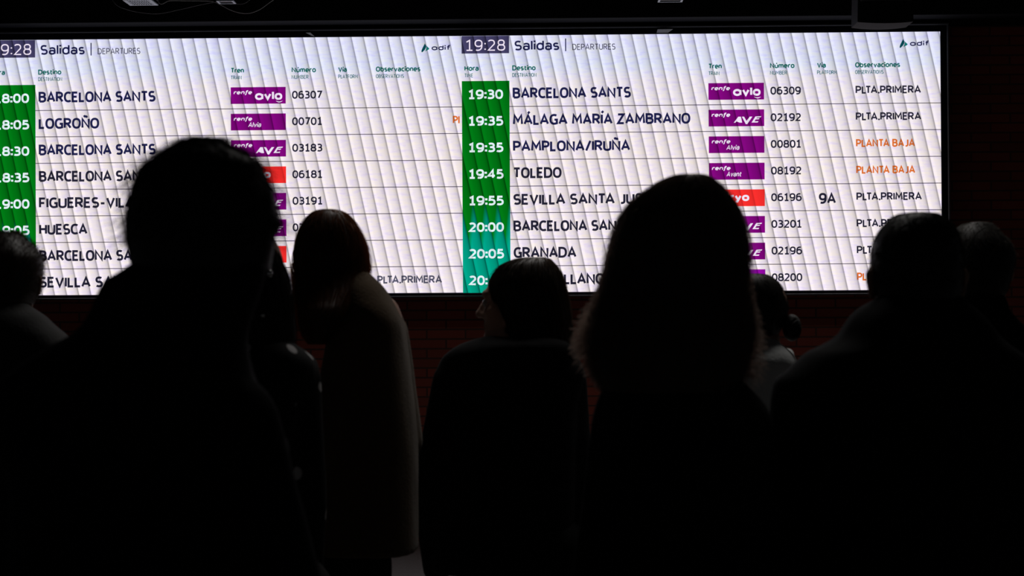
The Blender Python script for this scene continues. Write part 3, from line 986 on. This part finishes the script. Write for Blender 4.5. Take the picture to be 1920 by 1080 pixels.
def person(label, d, head, levels_hair, levels_coat, sh, hem_z, psi_h=0.0, psi_b=0.0, hair='hair_black', coat='coat_black', skin='skin',
           hs=1.0, hair_mode=None, torso_ry=0.13, arm_r=0.062, collar=None, legs_dx=0.0, leg_gap=0.085, leg_k=1.0, bent=False, front_low=0.012, ry_long=0.085, back_long=-0.03,
           coat_name='coat', ears=True, strands=1500, fuzz=0.012, low_fuzz=None, head_lean=0.0, strand_r=0.00045, wr=0.004):
    Y = CAM_LOC.y + d
    hc = ray_at(head[0], head[1], Y)
    root = empty('person', (hc.x, Y, 0))
    tag(root, label, 'person')
    L = lambda px, py: ray_at(px, py, Y) - Vector((hc.x, Y, 0))
    zc = hc.z
    # ---- hair volume from its outline
    hd = np.array(rotv((0, 1, 0), psi_h))
    ry0 = math.hypot(0.112 * math.cos(psi_h), 0.088 * math.sin(psi_h)) * hs
    yc0 = -0.012 * math.cos(psi_h) * hs
    lv = []
    rmax = max((L(r, y).x - L(l, y).x) / 2 for y, l, r in levels_hair)
    wid = [(L(r, y).x - L(l, y).x) / 2 for y, l, r in levels_hair]
    iw = max(range(len(wid)), key=lambda i: wid[i] if L(0, levels_hair[i][0]).z > zc - 0.03 else 0)
    for i, (y, l, r) in enumerate(levels_hair):
        a = L(l, y); b = L(r, y); z = (a.z + b.z) / 2
        if i <= iw:
            ry = ry0 * min(1.0, wid[i] / wid[iw]) ** 0.85; yc = yc0
        else:
            q = min(1.0, max(0.0, (zc - 0.02 - z) / 0.16))
            q = q * q * (3 - 2 * q)
            ry = ry0 * (1 - q) + ry_long * q; yc = yc0 * (1 - q) + back_long * q
            if wid[i] < 0.06: ry = min(ry, wid[i] * 1.2)
        lv.append((z, a.x, b.x, yc, ry))
    hair_end = lv[-1][0]

    def clamp(p):
        z = p[2]
        k = min(1.0, max(0.0, (z - (zc + 0.035 * hs)) / (0.035 * hs)))
        k = k * k * (3 - 2 * k)
        lim = (front_low * (1 - k) + 0.100 * k) * hs
        s = p[0] * hd[0] + p[1] * hd[1]
        if s > lim:
            p = p.copy(); p[0] -= (s - lim) * hd[0]; p[1] -= (s - lim) * hd[1]
        return p
    hl = Loft(lv, 2.15, clamp)
    mb = hl.mb()
    mb.split = len(mb.f)
    mode = hair_mode or 'long'
    zs = lv[0][0]; ze = lv[-1][0]
    for k in range(strands):
        th = random.uniform(0, 2 * math.pi)
        if mode == 'long':
            t0 = random.uniform(0.02, 0.75); t1 = min(1.0, t0 + random.uniform(0.2, 0.6)); nn = 9
        elif mode == 'short':
            t0 = random.uniform(0.0, 0.85); t1 = t0 + random.uniform(0.02, 0.12); nn = 5
        else:
            t0 = random.uniform(0.0, 0.92); t1 = t0 + random.uniform(0.01, 0.06); nn = 5
        fz = fuzz * random.random() ** 2
        dth = random.uniform(-0.25, 0.25); ph = random.uniform(0, 6.28); amp = random.uniform(0.0, 0.35) * fz
        pts = []; rr = []
        for j in range(nn):
            s = j / (nn - 1)
            tt = t0 + (t1 - t0) * s
            p = hl.pt(min(tt, 1.0), th + dth * s, 0.0005 + fz * s ** 1.3 + amp * math.sin(ph + 9 * s))
            if tt > 1.0: p[2] -= (tt - 1.0) * 0.25
            if mode == 'curly': p = p + np.array([math.sin(ph + 7 * s), math.cos(ph * 1.7 + 6 * s), math.sin(ph * 2 + 8 * s)]) * 0.006
            pts.append(p); rr.append(strand_r * (1 - 0.6 * s))
        mb.tube(pts, rr, 3)
    hm = mb.build('hair', MAT[hair], root, smooth=True)
    hm.data.materials.append(strand_mat(hair))

    # ---- clothing outline
    cl = []
    for y, l, r in levels_coat:
        a = L(l, y); b = L(r, y)
        cl.append([(a.z + b.z) / 2, a.x, b.x])
    zsh = L(head[0], sh).z

    def edge(z):
        arr = np.array(cl)[::-1]
        return float(np.interp(z, arr[:, 0], arr[:, 1])), float(np.interp(z, arr[:, 0], arr[:, 2]))
    while cl[-1][0] < hem_z: cl.pop()
    e = edge(hem_z); cl.append([hem_z, e[0], e[1]])
    xs = edge(zsh); cx = (xs[0] + xs[1]) / 2 + 0.0
    tl = []
    zz = [c[0] for c in cl]
    for z, a, b in cl:
        q = min(1.0, max(0.0, (zsh - 0.02 - z) / 0.10)) * (0.15 if bent else 0.72)
        a2 = a + q * arm_r * 1.25; b2 = b - q * arm_r * 1.25
        top = min(1.0, max(0.0, (z - zsh) / max(1e-3, zz[0] - zsh)))
        ry = torso_ry * (1 - top) + min(torso_ry, (b - a) / 2 * 0.72) * top
        tl.append((z, a2, b2, -0.012 - 0.035 * top, ry))
    S = math.sin(psi_b)
    arms = []
    for sd in (-1, 1):
        def ax(z, r):
            ed = edge(z)
            return (ed[1] - r) if sd > 0 else (ed[0] + r)
        z1 = zsh - 0.045; z2 = zsh - 0.31; z3 = zsh - 0.54
        yo = sd * S * 0.13
        ra, rb, rc = arm_r, arm_r * 0.86, arm_r * 0.66
        s_ = (ax(z1, ra + 0.004), yo, z1); e_ = (ax(z2, rb), yo - 0.02, z2)
        w_ = (ax(z2, rb) - sd * 0.012, yo + 0.06, z3)
        if bent:
            fwd = rotv((-sd * 0.10, 0.22, 0), psi_b)
            w_ = (e_[0] + fwd[0], e_[1] + fwd[1], z2 + 0.03)
        arms.append((sd, s_, e_, w_, ra, rb, rc))
    cmb = Loft(tl, 2.4).mb()
    for sd, s_, e_, w_, ra, rb, rc in arms:
        cmb.cone(s_, e_, ra, rb); cmb.cone(e_, w_, rb, rc)
    cm = fuse(cmb, coat_name, 0.009, 3, 0.5, (wr, 9.0, 3.0, random.uniform(0, 50)))
    link(coat_name, cm, MAT[coat], root, True)

    # ---- body: one continuous skin from head to ankles
    bmb = MB()
    hcl = (0, 0, zc)
    head_shapes(bmb, hcl, hs, psi_h, ears)
    nb = (cx * 0.5, -0.02, zsh + 0.03)
    q = rotv((0, -0.03, 0), psi_h)
    bmb.cone((q[0] * hs, q[1] * hs, zc - 0.075 * hs), nb, 0.054 * hs, 0.060 * hs)
    bmb.cone(nb, (cx, -0.015, zsh - 0.02), 0.060, 0.085)
    hz = 0.52 * (zc + 0.11)
    hw = lambda z: min(0.15, 0.86 * ((edge(z)[1] - edge(z)[0]) / 2 - (0.15 if bent else 0.72) * arm_r * 1.25))
    bmb.ell((cx, -0.012, zsh - 0.16), (hw(zsh - 0.16), torso_ry * 0.72, 0.18))
    bmb.ell((cx, -0.012, (zsh + hz) / 2 - 0.05), (min(0.125, hw((zsh + hz) / 2 - 0.05)), torso_ry * 0.66, 0.20))
    lx = cx + legs_dx
    bmb.ell((lx, -0.015, hz + 0.02), (0.12 * leg_k, 0.080, 0.095))
    for sd, s_, e_, w_, ra, rb, rc in arms:
        bmb.cone((cx + (s_[0] - cx) * 0.5, s_[1] * 0.5 - 0.01, s_[2] + 0.01), s_, 0.050, ra * 0.72)
        bmb.cone(s_, e_, ra * 0.72, rb * 0.68); bmb.cone(e_, w_, rb * 0.68, 0.025)
        dn = np.array(w_) - np.array(e_)
        hand_shapes(bmb, w_, dn, sd, psi_b)
    feet = []
    for sd in (-1, 1):
        hip = (lx + sd * leg_gap, -0.01, hz - 0.02); kn = (lx + sd * leg_gap * 0.98, 0.015, hz * 0.53); an = (lx + sd * leg_gap * 0.96, -0.02, 0.09)
        bmb.cone(hip, kn, 0.070 * (0.5 + 0.5 * leg_k), 0.050); bmb.cone(kn, an, 0.048, 0.034)
        f2 = rotv((0, 0.12, 0), psi_b * 0.7 - sd * 0.12)
        bmb.cone(an, (an[0] + f2[0], an[1] + f2[1], 0.034), 0.030, 0.016)
        feet.append((an, f2, psi_b * 0.7 - sd * 0.12))
    bm_ = fuse(bmb, 'body', 0.0055, 3, 0.5)
    link('body', bm_, MAT[skin], root, True)
    for sd in (-1, 1):
        e_ = rotv((sd * 0.030 * hs, 0.076 * hs, 0), psi_h)
        MB().ell((e_[0], e_[1], zc - 0.002 * hs), (0.0115 * hs,) * 3, psi_h, 0, 14, 8).build('eye', MAT['eye'], root, True)
    # ---- trousers and shoes
    tmb = MB()
    tmb.ell((lx, -0.015, hz + 0.03), (0.165 * leg_k, 0.120, 0.13))
    for sd in (-1, 1):
        hip = (lx + sd * leg_gap, -0.01, hz - 0.02); kn = (lx + sd * leg_gap * 0.98, 0.012, hz * 0.53); an = (lx + sd * leg_gap * 0.96, -0.02, 0.085)
        tmb.cone(hip, kn, 0.093 * (0.5 + 0.5 * leg_k), 0.068); tmb.cone(kn, an, 0.068, 0.056)
    link('trousers', fuse(tmb, 'trousers', 0.010, 3, 0.5, (0.004, 8, 6, random.uniform(0, 50))), MAT['trousers'], root, True)
    for an, f2, ang in feet:
        smb = MB()
        F = lambda x, y, z: (an[0] + rotv((x, y, 0), ang)[0], an[1] + rotv((x, y, 0), ang)[1], z)
        smb.cone(F(0, -0.035, 0.042), F(0, 0.0, 0.048), 0.040, 0.042)
        smb.cone(F(0, 0.0, 0.066), F(0, 0.11, 0.042), 0.043, 0.036)
        smb.cone(F(-0.008, 0.10, 0.032), F(0.010, 0.165, 0.028), 0.038, 0.028)
        smb.cone(F(0, 0.0, 0.06), F(0, -0.005, 0.11), 0.042, 0.044)
        sm = fuse(smb, 'shoe', 0.007, 3, 0.5)
        n = len(sm.vertices); co = np.empty(n * 3); sm.vertices.foreach_get('co', co); co = co.reshape(-1, 3)
        co[:, 2] = np.maximum(co[:, 2], 0.002); sm.vertices.foreach_set('co', co.ravel()); sm.update()
        link('shoe', sm, MAT['shoe'], root, True)
    return root, L, zc, hl


# -- nearest man, left of the middle
p_man, _, _, hl_man = person(
    'person with tousled dark hair and high-collared dark jacket, the largest silhouette, seen from behind', 2.6, (384, 424),
    [(259, 376, 391), (261, 367, 402), (266, 357, 414), (273, 341, 426), (281, 326, 443), (292, 306, 467), (307, 286, 487), (320, 273, 494), (340, 262, 502), (366, 252, 514), (400, 246, 521), (418, 245, 526), (430, 245, 524), (443, 245, 517), (460, 247, 515), (485, 252, 511), (508, 258, 508)],
    [(492, 262, 507), (503, 252, 510), (510, 243, 508), (520, 222, 504), (532, 209, 500), (560, 196, 490), (600, 178, 474), (630, 146, 466), (650, 110, 466), (680, 60, 470), (710, 20, 478), (740, -8, 490), (770, -25, 508), (800, -38, 540), (840, -48, 592), (900, -55, 622), (1080, -60, 640)],
    735, 0.80, psi_h=-0.05, psi_b=-0.35, hair='hair_black', coat='coat_navy', coat_name='jacket', hs=1.0, hair_mode='short', strands=2600, fuzz=0.028, torso_ry=0.145, arm_r=0.07)

# -- woman with long hair in a tan coat
p_tan, _, _, hl_tan = person(
    'person with long auburn-tipped hair and tan coat, right of the largest silhouette', 4.8, (622, 480),
    [(393, 603, 629), (396.5, 591, 643), (405, 580, 656), (420, 568, 668), (440, 560, 679), (460, 556, 687), (480, 553.5, 691), (500, 554, 693), (515, 556, 692), (535, 559, 688), (560, 563, 680), (585, 570, 668), (610, 577, 652), (632, 586, 636), (644, 597, 622)],
    [(508, 596, 688), (516, 594, 697), (526, 596, 707), (540, 604, 722), (560, 618, 736), (580, 628, 748), (605, 630, 759), (640, 616, 768), (690, 603, 778), (750, 591, 783), (800, 586, 787), (850, 584, 790), (950, 582, 792), (1060, 584, 786)],
    590, 0.915, psi_h=0.30, psi_b=0.95, hair='hair_auburn', coat='coat_tan', hs=0.95, strands=1800, fuzz=0.010, torso_ry=0.15, arm_r=0.055, legs_dx=-0.075, leg_gap=0.05, leg_k=0.72, bent=True, back_long=-0.125, ry_long=0.10, front_low=0.06)

# thin auburn locks hanging free along the outer edge of her hair
def translucent_mat(name, c, k=0.75):
    m, nt, out = new_mat(name)
    d = N(nt, 'ShaderNodeBsdfDiffuse'); d.inputs[0].default_value = (*c, 1)
    t = N(nt, 'ShaderNodeBsdfTranslucent'); t.inputs[0].default_value = (*c, 1)
    mx = N(nt, 'ShaderNodeMixShader'); mx.inputs[0].default_value = k
    nt.links.new(d.outputs[0], mx.inputs[1]); nt.links.new(t.outputs[0], mx.inputs[2]); nt.links.new(mx.outputs[0], out.inputs[0])
    return m


lk = MB()
TY = p_tan.location.y
for k in range(420):
    if k < 260:
        path = [(556, 492), (559, 530), (566, 570), (575, 606), (592, 640)]; spread = 7
    else:
        path = [(612, 560), (618, 590), (622, 615), (626, 640)]; spread = 11
    off = random.gauss(0, spread) * 0.6; yo = random.uniform(-0.07, 0.05); ph = random.uniform(0, 6.28)
    t0 = random.uniform(0, 0.5); t1 = random.uniform(0.75, 1.0)
    pts = []; rr = []
    for j in range(8):
        t = t0 + (t1 - t0) * j / 7
        q = t * (len(path) - 1); i = min(int(q), len(path) - 2); fr = q - i
        px = path[i][0] * (1 - fr) + path[i + 1][0] * fr + off + 1.2 * math.sin(ph + 5 * t); py = path[i][1] * (1 - fr) + path[i + 1][1] * fr
        p = ray_at(px, py, TY) - p_tan.location
        pts.append((p.x, yo - 0.02, p.z)); rr.append(0.0008 * (1 - 0.5 * j / 7))
    lk.tube(pts, rr, 3)
lk.build('loose_lock', translucent_mat('auburn_loose_hair', (0.80, 0.36, 0.18)), p_tan, True)['label'] = 'auburn loose locks'

# -- woman behind the nearest man, half hidden
p_hid, Lh, zh, _ = person(
    'person in dark patterned top, mostly hidden behind the largest silhouette, with a silver hair clip', 4.1, (470, 521),
    [(425, 454, 486), (430, 434, 500), (441, 419, 508), (457, 407, 516), (475, 402, 524), (493, 399, 532), (512, 398, 541), (530, 398, 547), (560, 400, 552), (600, 404, 555), (640, 410, 557), (668, 422, 550)],
    [(625, 430, 520), (640, 412, 552), (655, 394, 572), (675, 372, 592), (700, 352, 604), (740, 340, 610), (800, 334, 614), (1080, 332, 616)],
    668, 0.80, psi_h=-0.3, psi_b=0.0, hair='hair_black', coat='pattern', coat_name='blouse', hs=0.93, strands=900, fuzz=0.006, arm_r=0.05)
for cx_, cy_, rr_ in ((507, 591, (0.005, 0.005, 0.006)), (520, 515, (0.006, 0.005, 0.008))):
    pe = ray_at(cx_, cy_, CAM_LOC.y + 4.1) - p_hid.location
    MB().ell((pe.x, pe.y - 0.108, pe.z), rr_, 0, 0, 14, 8).build('hair_clip', MAT['metal'], p_hid, True)

# -- woman in profile with fringe and shoulder-length hair
p_prof, _, _, hl_prof = person(
    'person in black coat with fringe and shoulder-length hair, face turned left in profile', 5.2, (967, 566),
    [(482.5, 984, 1018), (485, 968, 1030), (491, 950, 1037), (500, 935, 1044), (515, 923, 1053), (530, 917, 1058), (545, 914, 1062), (570, 925, 1067), (600, 938, 1071), (630, 947, 1074), (660, 955, 1076), (685, 966, 1071), (700, 985, 1060)],
    [(630, 915, 1050), (640, 880, 1068), (652, 853, 1077), (666, 834, 1084), (680, 825, 1090), (702, 815, 1101), (743, 803, 1111), (765, 793, 1116), (785, 784, 1116), (850, 776, 1114), (950, 775, 1112), (1075, 777, 1112)],
    680, 0.815, psi_h=1.28, psi_b=0.35, hair='hair_dark', coat='coat_black', skin='skin_pale', hs=0.94, strands=1500, fuzz=0.008, arm_r=0.055, front_low=0.055, legs_dx=0.03, ears=False, leg_gap=0.075)

# -- woman with big loose hair
p_big, _, _, hl_big = person(
    'person with big loose brown hair spread over a dark coat, before the right screen', 3.3, (1272, 470),
    [(328, 1278, 1312), (330, 1262, 1325), (338, 1244, 1337), (351, 1222, 1351), (370, 1198, 1366), (391, 1176, 1379), (420, 1160, 1390), (450, 1149, 1396), (485, 1141, 1398), (520, 1132, 1398), (551, 1124, 1400), (587, 1114, 1405), (622, 1110, 1404), (658, 1110, 1396), (698, 1116, 1384), (730, 1135, 1365)],
    [(680, 1160, 1360), (695, 1146, 1372), (715, 1136, 1392), (745, 1122, 1422), (770, 1113, 1438), (800, 1102, 1455), (860, 1088, 1472), (950, 1075, 1484), (1080, 1068, 1490)],
    745, 0.85, psi_h=0.05, psi_b=0.1, hair='hair_brown', coat='coat_black', hs=0.97, strands=3600, fuzz=0.014, ry_long=0.11, back_long=-0.045, arm_r=0.06, ears=False)

# fluffy fur trim of her hood, standing out on both sides of the hair
fur = MB()
FY = p_big.location.y
for side in (-1, 1):
    prof = ([(560, 1121, 2), (590, 1114, 20), (620, 1110, 36), (650, 1110, 42), (680, 1113, 38), (705, 1122, 26), (730, 1136, 10)] if side < 0 else
            [(545, 1399, 2), (580, 1404, 12), (610, 1404, 22), (640, 1398, 34), (670, 1391, 44), (700, 1384, 50), (722, 1376, 40)])
    ys = [p[0] for p in prof]
    for k in range(600):
        y0 = random.uniform(ys[0], ys[-1])
        x0 = float(np.interp(y0, ys, [p[1] for p in prof])); ex = float(np.interp(y0, ys, [p[2] for p in prof])) * (0.35 + 0.75 * random.random())
        p0 = ray_at(x0 - side * 6, y0 + 6, FY) - p_big.location
        p1 = ray_at(x0 + side * ex, y0 - random.uniform(-14, 22), FY) - p_big.location
        yy = random.uniform(-0.06, 0.05); ph = random.uniform(0, 6.28)
        pts = []; rr = []
        for j in range(7):
            t = j / 6
            p = p0.lerp(p1, t)
            pts.append((p.x, yy + 0.02 * t * math.cos(ph), p.z + 0.010 * math.sin(math.pi * t) + 0.002 * math.sin(ph + 7 * t))); rr.append(0.0009 * (1 - 0.6 * t))
        fur.tube(pts, rr, 3)
fur.build('fur_trim', translucent_mat('pale_brown_fur', (0.92, 0.80, 0.73), 0.8), p_big, True)['label'] = 'pale fluffy fur trim'

# -- woman with a low bun and pale top
p_bun, Lb, zb, _ = person(
    'person with low hair bun and pale grey top, right of the big loose brown hair', 5.2, (1408, 590),
    [(513, 1388, 1420), (516, 1370, 1438), (527, 1352, 1456), (545, 1342, 1469), (565, 1338, 1476), (585, 1342, 1477), (605, 1360, 1470), (622, 1385, 1461), (638, 1405, 1450)],
    [(634, 1404, 1450), (642, 1398, 1457), (652, 1384, 1470), (662, 1366, 1482), (675, 1345, 1491), (690, 1332, 1497), (720, 1322, 1503), (800, 1315, 1508), (1080, 1312, 1510)],
    678, 0.85, psi_h=1.15, psi_b=0.5, hair='hair_black', coat='coat_pale', coat_name='sweater', skin='skin_pale', hs=0.92, strands=700, fuzz=0.005, hair_mode='short', arm_r=0.05, ears=True)
pb_ = ray_at(1482, 615, p_bun.location.y) - p_bun.location
bun = MB().ell((pb_.x, -0.035, pb_.z), (0.023, 0.026, 0.034))
for k in range(260):
    a0 = random.uniform(0, 6.28); b0 = random.uniform(-1, 1)
    pts = []
    for j in range(7):
        aa = a0 + j * 0.25; bb = b0 + 0.12 * j
        rr_ = 1.02 + random.uniform(0, 0.03)
        pts.append((pb_.x + 0.023 * rr_ * math.cos(aa) * math.cos(bb), -0.035 + 0.026 * rr_ * math.sin(aa) * math.cos(bb), pb_.z + 0.034 * rr_ * math.sin(bb)))
    bun.tube(pts, 0.0006, 3)
sc_c = ray_at(1416, 670, p_bun.location.y) - p_bun.location
smb = MB()
ring = []
for k in range(33):
    a_ = 2 * math.pi * k / 32
    ring.append((sc_c.x + 0.078 * math.cos(a_), 0.0 + 0.075 * math.sin(a_), sc_c.z + 0.006 * math.sin(3 * a_) - 0.006 * math.cos(a_)))
smb.tube(ring, [0.026 + 0.004 * math.sin(5 * k / 32 * 6.28) for k in range(33)], 12)
link('scarf', fuse(smb, 'scarf', 0.006, 4, 0.5, (0.004, 18, 30, 3.0)), MAT['coat_pale'], p_bun, True)
bun.build('hair_bun', MAT['hair_black'], p_bun, True)

# -- man with short cropped hair at the right
p_right, _, _, hl_right = person(
    'person with cropped dark hair and visible ear, silhouetted against the right edge of the board', 3.5, (1716, 521),
    [(399.5, 1700, 1736), (402, 1686, 1752), (408, 1672, 1764), (418, 1661, 1776), (431, 1650, 1786), (446, 1641, 1793), (466, 1635.5, 1798), (484, 1633, 1800), (504, 1632, 1801), (525, 1633, 1800), (545, 1637, 1798), (562, 1645, 1792)],
    [(556, 1636, 1796), (564, 1628, 1802), (578, 1606, 1815), (595, 1588, 1832), (612, 1577, 1848), (630, 1566, 1862), (648, 1538, 1884), (660, 1512, 1905), (679, 1490, 1932), (700, 1466, 1952), (720, 1448, 1966), (780, 1432, 1985), (860, 1424, 1995), (1080, 1416, 2005)],
    705, 0.80, psi_h=0.0, psi_b=0.05, hair='hair_black', coat='coat_navy', coat_name='jacket', hs=1.0, hair_mode='short', strands=1500, fuzz=0.006, torso_ry=0.15, arm_r=0.07)

# -- person behind him at the right edge
p_far, _, _, hl_far = person(
    'person with thick rim-lit hair at the right edge, partly hidden behind the cropped-haired person', 5.0, (1838, 503),
    [(417, 1818, 1846), (420, 1806, 1856), (427, 1794, 1864), (437, 1785, 1874), (452, 1778, 1887), (468, 1775, 1896), (487, 1774, 1900), (507, 1775, 1896), (525, 1778, 1890), (545, 1784, 1884), (560, 1792, 1876)],
    [(556, 1800, 1877), (568, 1792, 1880), (582, 1780, 1884), (600, 1758, 1900), (617, 1738, 1920), (640, 1718, 1946), (680, 1706, 1964), (760, 1700, 1974), (1080, 1696, 1980)],
    625, 0.80, psi_h=-0.35, psi_b=-0.2, hair='hair_grey', coat='coat_black', hs=0.98, hair_mode='short', strands=1100, fuzz=0.008, arm_r=0.06)

# -- person at the left edge
p_left, _, _, hl_left = person(
    'person with curly dark hair cut off by the left edge below the green time column', 4.6, (8, 528),
    [(436, -8, 26), (439, -24, 38), (450, -43, 52), (466, -57, 67), (480, -63, 77), (492, -66, 80), (511, -66, 79), (533, -62, 75), (553, -57, 70), (570, -48, 62)],
    [(566, -46, 58), (576, -58, 66), (584, -75, 76), (594, -95, 90), (612, -116, 107), (630, -134, 128), (660, -152, 150), (720, -166, 168), (800, -172, 178), (1080, -176, 184)],
    640, 0.82, psi_h=0.2, psi_b=0.1, hair='hair_dark', coat='coat_grey', coat_name='jacket', hs=0.98, hair_mode='curly', strands=1800, fuzz=0.012, arm_r=0.06)
